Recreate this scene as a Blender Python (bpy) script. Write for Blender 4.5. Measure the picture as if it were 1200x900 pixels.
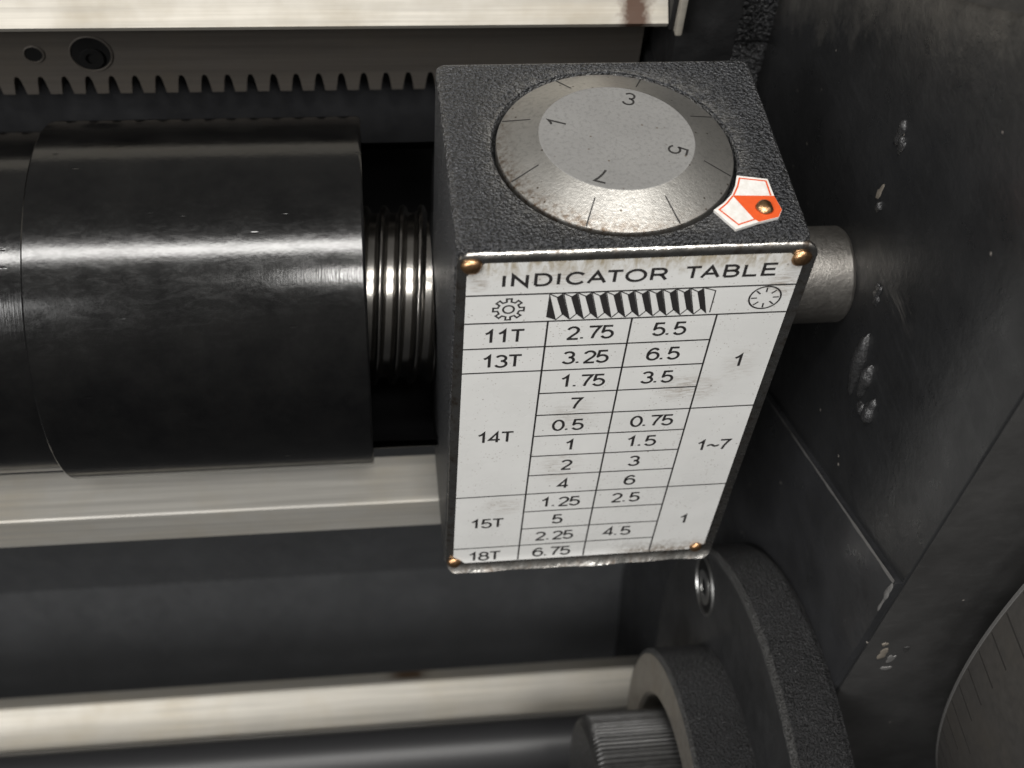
import bpy, bmesh, math, random
from mathutils import Vector, Matrix
random.seed(7)
PI = math.pi
for o in list(bpy.data.objects):
    bpy.data.objects.remove(o)
scene = bpy.context.scene
COL = scene.collection
MM = 0.001                                   # everything below is written in millimetres

# ------------------------------------------------------------------ camera, world, lamps, exposure
cd = bpy.data.cameras.new('camera')
cd.sensor_fit = 'HORIZONTAL'; cd.sensor_width = 36.0
cd.lens = 36.0 * 1422.91 / 1200.0
cd.clip_start = 0.005; cd.clip_end = 50
cam = bpy.data.objects.new('camera', cd); COL.objects.link(cam)
cam.location = (-0.05097, -0.16223, 0.16294)
cam.rotation_euler = (0.676243, -0.062007, -0.102311)
cd.dof.use_dof = True
cd.dof.focus_distance = 0.262
cd.dof.aperture_fstop = 18.0
scene.camera = cam

w = bpy.data.worlds.new('World'); scene.world = w; w.use_nodes = True
nt = w.node_tree; nt.nodes.clear()
wo = nt.nodes.new('ShaderNodeOutputWorld'); bg = nt.nodes.new('ShaderNodeBackground')
tc = nt.nodes.new('ShaderNodeTexCoord'); sp = nt.nodes.new('ShaderNodeSeparateXYZ'); rp = nt.nodes.new('ShaderNodeValToRGB')
ma = nt.nodes.new('ShaderNodeMath'); ma.operation = 'MULTIPLY_ADD'; ma.inputs[1].default_value = 0.5; ma.inputs[2].default_value = 0.5
nt.links.new(tc.outputs['Generated'], sp.inputs[0]); nt.links.new(sp.outputs['Z'], ma.inputs[0]); nt.links.new(ma.outputs[0], rp.inputs[0])
e = rp.color_ramp.elements
e[0].position = 0.30; e[0].color = (0.10, 0.10, 0.10, 1)      # workshop floor
e[1].position = 0.75; e[1].color = (0.36, 0.35, 0.33, 1)      # walls and ceiling
nt.links.new(rp.outputs[0], bg.inputs[0]); bg.inputs[1].default_value = 0.46
nt.links.new(bg.outputs[0], wo.inputs[0])

def area_lamp(name, loc, target, sx, sy, power, color):
    ld = bpy.data.lights.new(name, 'AREA'); ld.shape = 'RECTANGLE'
    ld.size = sx; ld.size_y = sy; ld.energy = power; ld.color = color
    o = bpy.data.objects.new(name, ld); COL.objects.link(o)
    o.location = loc
    d = Vector(target) - Vector(loc)
    o.rotation_euler = d.to_track_quat('-Z', 'Y').to_euler()
    return o
# overhead workshop strip lights, running along the machine
area_lamp('strip_light', (0.0, -0.31, 1.45), (0, 0, 0), 1.80, 0.17, 23, (1.0, 0.98, 0.945))
area_lamp('strip_light', (0.03, -0.86, 1.40), (0, 0, 0), 0.24, 0.20, 7, (1.0, 0.98, 0.945))
area_lamp('soft_fill', (-1.25, -1.25, 1.15), (0, 0, 0), 1.0, 0.8, 30, (1.0, 0.99, 0.975))  # soft fill from front left, added to light the plate and side wall

scene.view_settings.view_transform = 'Standard'
scene.view_settings.look = 'None'
scene.view_settings.exposure = 0.10
scene.view_settings.gamma = 1.0
scene.view_settings.use_curve_mapping = False

# ------------------------------------------------------------------ materials
class NT:
    def __init__(s, name):
        s.m = bpy.data.materials.new(name); s.m.use_nodes = True
        s.t = s.m.node_tree; s.n = s.t.nodes; s.n.clear()
        s.out = s.n.new('ShaderNodeOutputMaterial'); s.b = s.n.new('ShaderNodeBsdfPrincipled')
        s.t.links.new(s.b.outputs[0], s.out.inputs[0])
        c = s.n.new('ShaderNodeTexCoord'); mp = s.n.new('ShaderNodeMapping')
        mp.inputs['Scale'].default_value = (1000, 1000, 1000)      # texture units: millimetres
        s.t.links.new(c.outputs['Object'], mp.inputs[0]); s.co = mp.outputs[0]
    def link(s, a, b): s.t.links.new(a, b)
    def stretch(s, sc, rot=(0, 0, 0)):
        mp = s.n.new('ShaderNodeMapping'); mp.inputs['Scale'].default_value = sc; mp.inputs['Rotation'].default_value = rot
        s.link(s.co, mp.inputs[0]); return mp.outputs[0]
    def noise(s, scale, detail=3, rough=0.55, vec=None, dist=0.0):
        n = s.n.new('ShaderNodeTexNoise'); n.inputs['Scale'].default_value = scale; n.inputs['Detail'].default_value = detail
        n.inputs['Roughness'].default_value = rough; n.inputs['Distortion'].default_value = dist
        s.link(vec or s.co, n.inputs['Vector']); return n.outputs['Fac']
    def voro(s, scale, feature='F1', vec=None):
        n = s.n.new('ShaderNodeTexVoronoi'); n.inputs['Scale'].default_value = scale; n.feature = feature
        s.link(vec or s.co, n.inputs['Vector']); return n.outputs['Distance']
    def ramp(s, fac, stops, interp='LINEAR'):
        r = s.n.new('ShaderNodeValToRGB'); r.color_ramp.interpolation = interp; el = r.color_ramp.elements
        while len(el) < len(stops): el.new(0.5)
        for q, (p, c) in zip(el, stops):
            q.position = p; q.color = (c, c, c, 1) if isinstance(c, (int, float)) else (*c, 1)
        s.link(fac, r.inputs[0]); return r.outputs[0]
    def mix(s, fac, a, b):
        x = s.n.new('ShaderNodeMix'); x.data_type = 'RGBA'
        if isinstance(fac, (int, float)): x.inputs[0].default_value = fac
        else: s.link(fac, x.inputs[0])
        for i, v in ((6, a), (7, b)):
            if isinstance(v, tuple): x.inputs[i].default_value = (*v, 1)
            else: s.link(v, x.inputs[i])
        return x.outputs[2]
    def math(s, op, a, b=0.0, c=0.0):
        x = s.n.new('ShaderNodeMath'); x.operation = op
        for i, v in enumerate((a, b, c)):
            if isinstance(v, (int, float)): x.inputs[i].default_value = v
            else: s.link(v, x.inputs[i])
        return x.outputs[0]
    def sep(s):
        x = s.n.new('ShaderNodeSeparateXYZ'); s.link(s.co, x.inputs[0]); return x.outputs
    def bump(s, h, dist_mm, strength=1.0, prev=None):
        x = s.n.new('ShaderNodeBump'); x.inputs['Strength'].default_value = strength; x.inputs['Distance'].default_value = dist_mm * MM
        s.link(h, x.inputs['Height'])
        if prev is not None: s.link(prev, x.inputs['Normal'])
        return x.outputs[0]
    def set(s, color=None, metal=0.0, rough=0.5, normal=None, spec=0.5, coat=0.0, coat_rough=0.1):
        for k, v in (('Base Color', color), ('Metallic', metal), ('Roughness', rough), ('Specular IOR Level', spec), ('Coat Weight', coat), ('Coat Roughness', coat_rough)):
            if v is None: continue
            i = s.b.inputs[k]
            if isinstance(v, tuple): i.default_value = (*v, 1)
            elif isinstance(v, (int, float)): i.default_value = v
            else: s.link(v, i)
        if normal is not None: s.link(normal, s.b.inputs['Normal'])
        return s.m

def m_wrinkle(name, base, scale=1.0, crest=3.2, rub=False):
    t = NT(name)
    n1 = t.noise(1.5 * scale, 2, 0.6, dist=0.15); v = t.voro(1.35 * scale); n2 = t.noise(0.06, 3)
    h = t.math('ADD', t.math('MULTIPLY', n1, 1.2), t.math('MULTIPLY', v, -0.5))
    nrm = t.bump(h, 1.5, 1.0)
    c = t.mix(t.ramp(n2, [(0.3, 0.0), (0.7, 1.0)]), tuple(x * 0.8 for x in base), tuple(x * 1.2 for x in base))
    c = t.mix(t.ramp(h, [(0.18, 0.0), (0.52, 1.0)]), t.mix(0.6, c, (0.004, 0.004, 0.004)), t.mix(0.35, c, tuple(x * crest for x in base)))
    if rub:                                      # paint rubbed thin along the corners
        bv = t.n.new('ShaderNodeBevel'); bv.samples = 6; bv.inputs['Radius'].default_value = 1.6 * MM
        ge = t.n.new('ShaderNodeNewGeometry'); dt = t.n.new('ShaderNodeVectorMath'); dt.operation = 'DOT_PRODUCT'
        t.link(bv.outputs[0], dt.inputs[0]); t.link(ge.outputs['True Normal'], dt.inputs[1])
        k = t.math('MULTIPLY', t.ramp(dt.outputs['Value'], [(0.90, 1.0), (0.985, 0.0)]), t.ramp(t.noise(0.55, 5, 0.75), [(0.40, 0.0), (0.62, 1.0)]))
        c = t.mix(t.math('MULTIPLY', k, 0.8), c, (0.17, 0.165, 0.155))
    r = t.ramp(n1, [(0.3, 0.26), (0.7, 0.46)])
    return t.set(c, 0, r, nrm, 0.6)
def m_paint(name, base, rough=0.4, dents=0.25, speck=True, streak=True, mottle=0.37, wear=False):
    t = NT(name)
    big = t.noise(0.035, 4, 0.6); mid = t.noise(0.25, 4, 0.6); fine = t.noise(2.2, 3)
    c = t.mix(t.ramp(big, [(0.3, 0.0), (0.72, 1.0)]), tuple(x * (1 - mottle) for x in base), tuple(x * (1 + mottle) for x in base))
    if streak:
        st = t.noise(0.5, 4, 0.7, t.stretch((0.3, 0.08, 1.3)))
        c = t.mix(t.ramp(st, [(0.55, 0.0), (0.8, 0.35)]), c, tuple(x * 2.0 for x in base))
    if speck:
        sv = t.voro(0.11); c = t.mix(t.ramp(sv, [(0.035, 1.0), (0.05, 0.0)]), c, (0.22, 0.20, 0.18))
    if wear:                                     # rubbed paint: along the top edge and beside the shaft
        x, y, z = t.sep()
        d = t.math('ADD', t.math('MULTIPLY', t.math('ADD', y, 38.8), 0.556), t.math('MULTIPLY', t.math('ADD', z, -175.0), 0.83))
        d = t.math('ADD', d, t.math('MULTIPLY', t.math('SUBTRACT', t.noise(0.10, 6, 0.75), 0.5), 34.0))
        c = t.mix(t.ramp(t.math('MULTIPLY', d, 0.01), [(0.35, 0.0), (0.48, 0.8)]), c, (0.075, 0.071, 0.065))
        rb_ = t.noise(1.0, 5, 0.75, t.stretch((1, 0.10, 0.9)))
        dy = t.math('DIVIDE', t.math('SUBTRACT', y, -26.5), 17.0); dz = t.math('DIVIDE', t.math('SUBTRACT', z, 148.5), 5.0)
        pt = t.ramp(t.math('ADD', t.math('MULTIPLY', dy, dy), t.math('MULTIPLY', dz, dz)), [(0.2, 1.0), (1.0, 0.0)])
        c = t.mix(t.math('MULTIPLY', pt, t.ramp(rb_, [(0.45, 0.0), (0.7, 0.8)])), c, (0.085, 0.08, 0.075))
    h = t.math('ADD', t.math('MULTIPLY', mid, 0.7), t.math('MULTIPLY', fine, 0.12))
    nrm = t.bump(h, dents * 2.2, 0.7)
    r = t.ramp(t.noise(0.12, 5, 0.65), [(0.3, rough * 0.75), (0.7, min(1, rough * 1.4))])
    return t.set(c, 0, r, nrm, 0.5)
def m_ground_steel(name, base, rough=0.35, stain=None, metal=1.0, axis=(0.02, 1.6, 1.6)):
    t = NT(name)
    st = t.noise(1.0, 4, 0.7, t.stretch(axis)); big = t.noise(0.05, 4, 0.6)
    c = t.mix(t.ramp(st, [(0.3, 0.0), (0.7, 1.0)]), tuple(x * 0.82 for x in base), base)
    c = t.mix(t.ramp(big, [(0.42, 0.0), (0.75, 0.55)]), c, tuple(x * f for x, f in zip(base, (0.72, 0.66, 0.55))))
    wide = t.noise(1.0, 3, 0.6, t.stretch((0.012, 0.45, 0.45)))
    c = t.mix(t.ramp(wide, [(0.42, 0.0), (0.68, 0.6)]), c, tuple(x * 0.62 for x in base))
    if stain:
        x, y, z = t.sep()
        for (sx, sz, wx, colr) in stain:      # a dried oil run with a place of its own
            d = t.math('ABSOLUTE', t.math('SUBTRACT', x, sx))
            d = t.math('ADD', d, t.math('MULTIPLY', t.math('SUBTRACT', t.noise(0.5, 3), 0.5), wx * 0.9))
            f = t.ramp(t.math('DIVIDE', d, wx), [(0.35, 0.95), (1.0, 0.0)])
            if sz is not None:
                f = t.math('MULTIPLY', f, t.ramp(t.math('DIVIDE', t.math('ABSOLUTE', t.math('SUBTRACT', y, sz)), 6.0), [(0.4, 1.0), (1.0, 0.0)]))
            c = t.mix(f, c, colr)
    nrm = t.bump(st, 0.05, 0.5)
    r = t.ramp(big, [(0.3, rough * 0.85), (0.7, rough * 1.25)])
    return t.set(c, metal, r, nrm)

WRINKLE = m_wrinkle('black_wrinkle_paint', (0.030, 0.031, 0.034), rub=True)
WRINKLE_SADDLE = m_wrinkle('saddle_wrinkle_paint', (0.05, 0.051, 0.054), 0.7)
WALL = m_paint('apron_black_paint', (0.0175, 0.0179, 0.0188), 0.32, 0.16, mottle=0.22, wear=True)
WALL_FRONT = m_paint('apron_front_paint', (0.029, 0.0285, 0.028), 0.45, 0.10)
WALL_LOW = m_paint('apron_lower_paint', (0.019, 0.0194, 0.021), 0.34, 0.10)
BEDPAINT = m_paint('bed_grey_paint', (0.050, 0.0515, 0.054), 0.5, 0.05, speck=False, streak=False, mottle=0.12)
BEDDARK = m_paint('bed_dark_tone', (0.022, 0.0225, 0.0245), 0.5, 0.06, speck=False, streak=False, mottle=0.15)  # darker tone of the same bed front, used below the rack
WAY = m_ground_steel('ground_way_steel', (0.46, 0.432, 0.38), 0.6, metal=0.25, stain=[(235.0, None, 5.0, (0.05, 0.018, 0.006))])
RACK = m_ground_steel('rack_steel', (0.135, 0.121, 0.107), 0.5, metal=0.4)
ROD = m_ground_steel('feed_rod_steel', (0.70, 0.675, 0.62), 0.42, metal=0.3)
ROD_STAIN = m_ground_steel('control_rod_steel', (0.57, 0.54, 0.48), 0.46, metal=0.3, stain=[(157.0, 8.5, 10.0, (0.10, 0.05, 0.012))])
CAST = m_wrinkle('fine_cast_black', (0.019, 0.019, 0.020), 1.3, 2.0)
CAST_FACE = m_paint('flange_face_black', (0.020, 0.0204, 0.0215), 0.5, 0.05, speck=False, streak=False)
RUBBER = m_paint('black_rubber', (0.010, 0.010, 0.0105), 0.6, 0.2, speck=False, streak=False)
def plain(name, c, metal=0.0, rough=0.5, spec=0.5):
    t = NT(name); n = t.noise(0.8, 3)
    return t.set(t.mix(n, tuple(x * 0.85 for x in c), tuple(min(1, x * 1.12) for x in c)), metal, rough, None, spec)
VOID = plain('hole_black', (0.006, 0.006, 0.006), 0, 0.8, 0.2)
GRADLINE = plain('worn_line_fill', (0.035, 0.033, 0.031), 0, 0.9, 0.05)
SHELL = plain('sleeve_inner_black', (0.005, 0.005, 0.0055), 0, 0.55, 0.25)
INK = plain('printed_ink', (0.028, 0.026, 0.026), 0, 0.4)
SCRATCH_INK = plain('engraved_black', (0.015, 0.014, 0.013), 0, 0.6)
EDGE_METAL = plain('worn_lit_edge_metal', (0.20, 0.195, 0.19), 0.4, 0.45)  # bare metal of chips and edges, also the painted fold highlight
EDGE_PALE = m_wrinkle('pale_black_edge', (0.055, 0.0545, 0.0535), 1.3, 1.8)  # paler edge colour that carries the flange rim highlight
CHIP = plain('chipped_paint_primer', (0.17, 0.15, 0.125), 0.0, 0.5)
RED = plain('red_print', (0.62, 0.085, 0.018), 0, 0.4)
SCREWHEAD = plain('bare_screw_steel', (0.55, 0.55, 0.54), 1.0, 0.35)

def m_black_sheet():                              # oiled blued spring steel
    t = NT('blued_spring_steel')
    st = t.noise(1.0, 4, 0.65, t.stretch((0.25, 0.25, 0.25))); ring = t.noise(1.0, 3, 0.7, t.stretch((2.4, 0.10, 0.10)))
    x, y, z = t.sep()
    endm = t.ramp(t.math('MULTIPLY_ADD', x, 1.0 / 76.0, 0.5), [(0.55, 0.0), (0.95, 1.0)])   # machining rings near the right end
    sm = t.noise(0.09, 5, 0.65)
    c = t.mix(t.ramp(sm, [(0.35, 0.0), (0.75, 1.0)]), (0.002, 0.002, 0.0022), (0.0055, 0.0054, 0.0053))
    r = t.ramp(t.math('ADD', t.math('MULTIPLY', sm, 0.6), t.math('MULTIPLY', t.noise(0.9, 4, 0.7), 0.4)), [(0.3, 0.12), (0.7, 0.18)])
    h = t.math('ADD', t.math('MULTIPLY', st, 0.5), t.math('MULTIPLY', t.math('MULTIPLY', ring, endm), 0.25))
    sc = t.voro(0.16, vec=t.stretch((0.5, 1.4, 1.4), (0, 0.5, 0.3)))
    h = t.math('ADD', h, t.math('MULTIPLY', t.ramp(sc, [(0.04, 0.0), (0.09, 1.0)]), 0.6))
    smear = t.noise(0.5, 5, 0.7, t.stretch((0.35, 1, 1)), dist=1.0)
    r = t.math('ADD', r, t.math('MULTIPLY', t.ramp(smear, [(0.45, 0.0), (0.65, 1.0)]), 0.05))
    nrm = t.bump(h, 0.12, 0.5)
    return t.set(c, 0.0, r, nrm, 0.55)
SHEET = m_black_sheet()

def m_dial(name, base, rough, rust, metal=0.8):
    t = NT(name)
    pit = t.noise(1.1, 4, 0.7); fine = t.noise(2.6, 2); sm = t.noise(0.10, 4, 0.6)
    c = t.mix(t.ramp(sm, [(0.35, 0.0), (0.7, 1.0)]), tuple(x * 0.93 for x in base), base)
    c = t.mix(t.ramp(pit, [(0.36, 0.5), (0.50, 0.0)]), c, tuple(x * 0.62 for x in base))
    c = t.mix(t.ramp(t.voro(0.33), [(0.06, 1.0), (0.10, 0.0)]), c, (0.12, 0.10, 0.08))
    if rust:                                     # rust freckles round the rim
        x, y, z = t.sep()
        rr = t.math('SQRT', t.math('ADD', t.math('MULTIPLY', x, x), t.math('MULTIPLY', y, y)))
        side = t.ramp(t.math('MULTIPLY_ADD', t.math('ADD', x, y), 1 / 70.0, 0.5), [(0.05, 1.0), (0.55, 0.0)])
        k = t.math('MULTIPLY', t.ramp(t.math('DIVIDE', rr, 25.0), [(0.80, 0.0), (0.99, 1.0)]), side)
        k = t.math('MULTIPLY', k, t.ramp(t.noise(0.9, 5, 0.75), [(0.42, 0.0), (0.62, 1.0)]))
        c = t.mix(k, c, (0.13, 0.075, 0.035))
    h = t.math('ADD', t.math('MULTIPLY', pit, 0.7), t.math('MULTIPLY', fine, 0.3))
    nrm = t.bump(h, 0.14, 0.55)
    r = t.ramp(sm, [(0.3, rough * 0.98), (0.7, rough * 1.08)])
    return t.set(c, metal, r, nrm)
DIAL_CONE = m_dial('dial_bevel_steel', (0.50, 0.485, 0.455), 0.38, True, 0.92)
DIAL_TOP = m_dial('dial_face_steel', (0.25, 0.246, 0.238), 0.62, False, 0.45)

def m_plate_metal():
    t = NT('bare_plate_aluminium')
    sm = t.noise(0.35, 4, 0.7, t.stretch((1, 1, 0.8))); n = t.noise(0.08, 3)
    c = t.mix(t.ramp(sm, [(0.45, 0.0), (0.7, 1.0)]), (0.46, 0.45, 0.43), (0.13, 0.105, 0.085))
    nrm = t.bump(t.noise(0.22, 3), 0.7, 0.6)
    return t.set(c, 1.0, t.ramp(sm, [(0.4, 0.24), (0.8, 0.5)]), nrm)
PLATE = m_plate_metal()
def m_print_white():
    t = NT('white_plate_print')
    x, y, z = t.sep()
    big = t.noise(0.05, 4, 0.6)
    c = t.mix(t.ramp(big, [(0.35, 0.0), (0.7, 1.0)]), (0.71, 0.708, 0.69), (0.77, 0.768, 0.75))
    # tan grease runs from the top edge
    zz = t.math('ADD', z, t.math('MULTIPLY', t.math('SUBTRACT', t.noise(0.30, 4, 0.7), 0.5), 9.0))
    top = t.ramp(t.math('MULTIPLY_ADD', zz, 1 / 112.0, 0.5), [(0.955, 0.0), (0.99, 1.0)])
    run = t.ramp(t.noise(0.42, 5, 0.7, t.stretch((1, 1, 0.35)), dist=1.0), [(0.36, 0.0), (0.58, 1.0)])
    c = t.mix(t.math('MULTIPLY', t.math('MULTIPLY', top, run), 0.85), c, (0.33, 0.27, 0.17))
    # grime along the bottom edge, heaviest at the right rivet
    bot = t.ramp(t.math('MULTIPLY_ADD', zz, 1 / 112.0, 0.5), [(0.01, 1.0), (0.05, 0.0)])
    side = t.ramp(t.math('MULTIPLY_ADD', x, 1 / 67.0, 0.5), [(0.60, 0.0), (0.74, 1.0)])
    c = t.mix(t.math('MULTIPLY', t.math('MULTIPLY', bot, side), t.ramp(t.noise(0.7, 4, 0.7), [(0.35, 0.0), (0.6, 0.9)])), c, (0.16, 0.12, 0.08))
    # specks
    spk = t.math('ADD', t.voro(0.42), t.math('MULTIPLY', t.ramp(t.noise(0.11, 2), [(0.35, 0.0), (0.62, 1.0)]), 0.10))
    c = t.mix(t.ramp(spk, [(0.08, 0.7), (0.13, 0.0)]), c, (0.20, 0.18, 0.155))
    spk2 = t.math('ADD', t.voro(1.1), t.math('MULTIPLY', t.ramp(t.noise(0.16, 2), [(0.42, 0.0), (0.60, 1.0)]), 0.2))
    c = t.mix(t.ramp(spk2, [(0.14, 0.55), (0.22, 0.0)]), c, (0.30, 0.26, 0.22))
    # scuffed patches: fine slanting scratches holding oil
    def patch(px, pz, rx, rz):
        dx = t.math('DIVIDE', t.math('SUBTRACT', x, px), rx); dz = t.math('DIVIDE', t.math('SUBTRACT', z, pz), rz)
        d = t.math('ADD', t.math('MULTIPLY', dx, dx), t.math('MULTIPLY', dz, dz))
        return t.ramp(t.math('ADD', d, t.math('MULTIPLY', t.noise(0.25, 4, 0.7), 0.8)), [(0.35, 1.0), (1.3, 0.0)])
    sc = t.noise(0.8, 5, 0.72, t.stretch((0.35, 1, 2.4), (0, 0.30, 0)), dist=0.8)
    for (px, pz, rx, rz, amt) in ((17, 14, 11, 7, 0.8), (-8, 6, 9, 9, 0.45), (-9, -14, 8, 10, 0.5), (-22, -30, 8, 6, 0.5), (27, 22, 6, 9, 0.35), (31, 47, 5, 6, 0.9), (-31, 50, 3, 4, 0.8), (-14, 51, 12, 4, 0.6)):
        c = t.mix(t.math('MULTIPLY', t.math('MULTIPLY', t.ramp(sc, [(0.44, 0.0), (0.60, 1.0)]), patch(px, pz, rx, rz)), amt), c, (0.36, 0.31, 0.26))
    nrm = t.bump(t.noise(0.12, 3), 0.25, 0.25)
    return t.set(c, 0.0, t.ramp(big, [(0.3, 0.22), (0.7, 0.38)]), nrm, 0.5)
WHITE = m_print_white()
def m_brass(name, base):
    t = NT(name); n = t.noise(0.7, 4, 0.7)
    c = t.mix(t.ramp(n, [(0.4, 0.0), (0.7, 1.0)]), base, (0.16, 0.09, 0.05))
    return t.set(c, 1.0, t.ramp(n, [(0.3, 0.24), (0.7, 0.45)]), t.bump(n, 0.3, 0.5))
BRASS = m_brass('tarnished_brass', (0.60, 0.36, 0.19))
def m_tag_white():
    t = NT('white_tag_enamel'); n = t.noise(0.5, 4, 0.7)
    return t.set(t.mix(t.ramp(n, [(0.35, 0.0), (0.7, 1.0)]), (0.60, 0.57, 0.53), (0.74, 0.73, 0.71)), 0, 0.35, t.bump(n, 0.1, 0.4))
TAGWHITE = m_tag_white()
def m_screw():
    t = NT('oily_thread_steel'); n = t.noise(0.3, 4)
    return t.set(t.mix(n, (0.25, 0.24, 0.225), (0.36, 0.345, 0.325)), 1.0, 0.25, t.bump(t.noise(0.9, 3), 0.05, 0.4))
THREADSTEEL = m_screw()
def m_boss():
    t = NT('turned_shaft_steel'); n = t.noise(1.0, 4, 0.7); f = t.noise(0.12, 4)
    c = t.mix(t.ramp(f, [(0.3, 0.0), (0.7, 1.0)]), (0.26, 0.245, 0.225), (0.40, 0.38, 0.355))
    return t.set(c, 0.9, t.ramp(n, [(0.3, 0.32), (0.7, 0.5)]), t.bump(n, 0.22, 0.6))
BOSS = m_boss()
COLLAR_STEEL = m_ground_steel('satin_dial_collar', (0.085, 0.08, 0.075), 0.6, metal=0.3, axis=(0.3, 0.3, 0.3))
HUBFACE = m_ground_steel('turned_hub_face', (0.36, 0.335, 0.30), 0.5, metal=0.8, axis=(0.3, 0.3, 0.3))

# ------------------------------------------------------------------ builders
def empty(name, label, cat, base, group=None, rotz=0.0):
    o = bpy.data.objects.new(name, None); COL.objects.link(o)
    o.location = Vector(base) * MM; o.rotation_euler = (0, 0, rotz); o.empty_display_size = 0.01
    o['label'] = label; o['category'] = cat
    if group: o['group'] = group
    return o
def origin(p):                                   # rest point of an object in mm (parents are never scaled)
    v = Vector((0, 0, 0))
    while p is not None: v += p.location / MM; p = p.parent
    return v
def obj(name, bm, mat, parent=None, smooth=35, label=None, cat=None, group=None, kind=None, recalc=True):
    if recalc: bmesh.ops.recalc_face_normals(bm, faces=bm.faces[:])
    lo = Vector((min(v.co[i] for v in bm.verts) for i in range(3))); hi = Vector((max(v.co[i] for v in bm.verts) for i in range(3)))
    c = (lo + hi) / 2
    for v in bm.verts: v.co = (v.co - c) * MM
    me = bpy.data.meshes.new(name); bm.to_mesh(me); bm.free()
    if smooth:
        me.shade_smooth(); me.set_sharp_from_angle(angle=math.radians(smooth))
    me.materials.append(mat)
    o = bpy.data.objects.new(name, me); COL.objects.link(o)
    o.parent = parent
    o.location = (c - (origin(parent) if parent else Vector())) * MM
    if label: o['label'] = label
    if cat: o['category'] = cat
    if group: o['group'] = group
    if kind: o['kind'] = kind
    return o
def add_box(bm, a, b, bev=0.0, seg=2):
    r = bmesh.ops.create_cube(bm, size=1.0)
    vs = r['verts']
    for v in vs:
        v.co = Vector(((a[i] + b[i]) / 2 + v.co[i] * (b[i] - a[i]) for i in range(3)))
    if bev:
        es = list({e for v in vs for e in v.link_edges})
        bmesh.ops.bevel(bm, geom=es, offset=bev, segments=seg, affect='EDGES', profile=0.5)
def box(a, b, bev=0.0, seg=2):
    bm = bmesh.new(); add_box(bm, a, b, bev, seg); return bm
def add_prism(bm, poly, x0, x1):                 # polygon in (y, z) swept along x
    A = [bm.verts.new((x0, y, z)) for y, z in poly]; B = [bm.verts.new((x1, y, z)) for y, z in poly]
    n = len(poly)
    for i in range(n): bm.faces.new((A[i], A[(i + 1) % n], B[(i + 1) % n], B[i]))
    fa = bm.faces.new(A[::-1]); fb = bm.faces.new(B)
    return A, B
def lathe(prof, axis='X', c=(0, 0), n=96, a0=0.0, a1=2 * PI, wob=None):
    """prof = [(axial, radius)], revolve round an axis through c."""
    bm = bmesh.new(); full = abs(a1 - a0 - 2 * PI) < 1e-6
    sup = [prof[0]]                              # holding loops keep long faces truly straight under smooth shading
    for (s0, r0), (s1, r1) in zip(prof, prof[1:]):
        l = math.hypot(s1 - s0, r1 - r0)
        if l > 2.5:
            f = 0.12 / l
            sup += [(s0 + (s1 - s0) * f, r0 + (r1 - r0) * f), (s1 - (s1 - s0) * f, r1 - (r1 - r0) * f)]
        sup.append((s1, r1))
    prof = sup
    cnt = n if full else n + 1
    rings = []
    for (s, r) in prof:
        ring = []
        for i in range(cnt):
            a = a0 + (a1 - a0) * i / n
            if axis == 'X': p = (s, c[0] + r * math.cos(a), c[1] + r * math.sin(a))
            elif axis == 'Y': p = (c[0] + r * math.cos(a), s, c[1] + r * math.sin(a))
            else: p = (c[0] + r * math.cos(a), c[1] + r * math.sin(a), s)
            ring.append(bm.verts.new(p))
        rings.append(ring)
    for A, B in zip(rings, rings[1:]):
        for i in range(cnt if full else cnt - 1):
            j = (i + 1) % cnt
            bm.faces.new((A[i], A[j], B[j], B[i]))
    return bm
def disc_cap(bm, s, r, axis, c, n=96):
    vs = []
    for i in range(n):
        a = 2 * PI * i / n
        if axis == 'X': p = (s, c[0] + r * math.cos(a), c[1] + r * math.sin(a))
        elif axis == 'Y': p = (c[0] + r * math.cos(a), s, c[1] + r * math.sin(a))
        else: p = (c[0] + r * math.cos(a), c[1] + r * math.sin(a), s)
        vs.append(bm.verts.new(p))
    bm.faces.new(vs)

# ------------------------------------------------------------------ stroke lettering
def arc(cx, cy, rx, ry, a0, a1, n=14):
    return [(cx + rx * math.cos(math.radians(a0 + (a1 - a0) * i / n)), cy + ry * math.sin(math.radians(a0 + (a1 - a0) * i / n))) for i in range(n + 1)]
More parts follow.
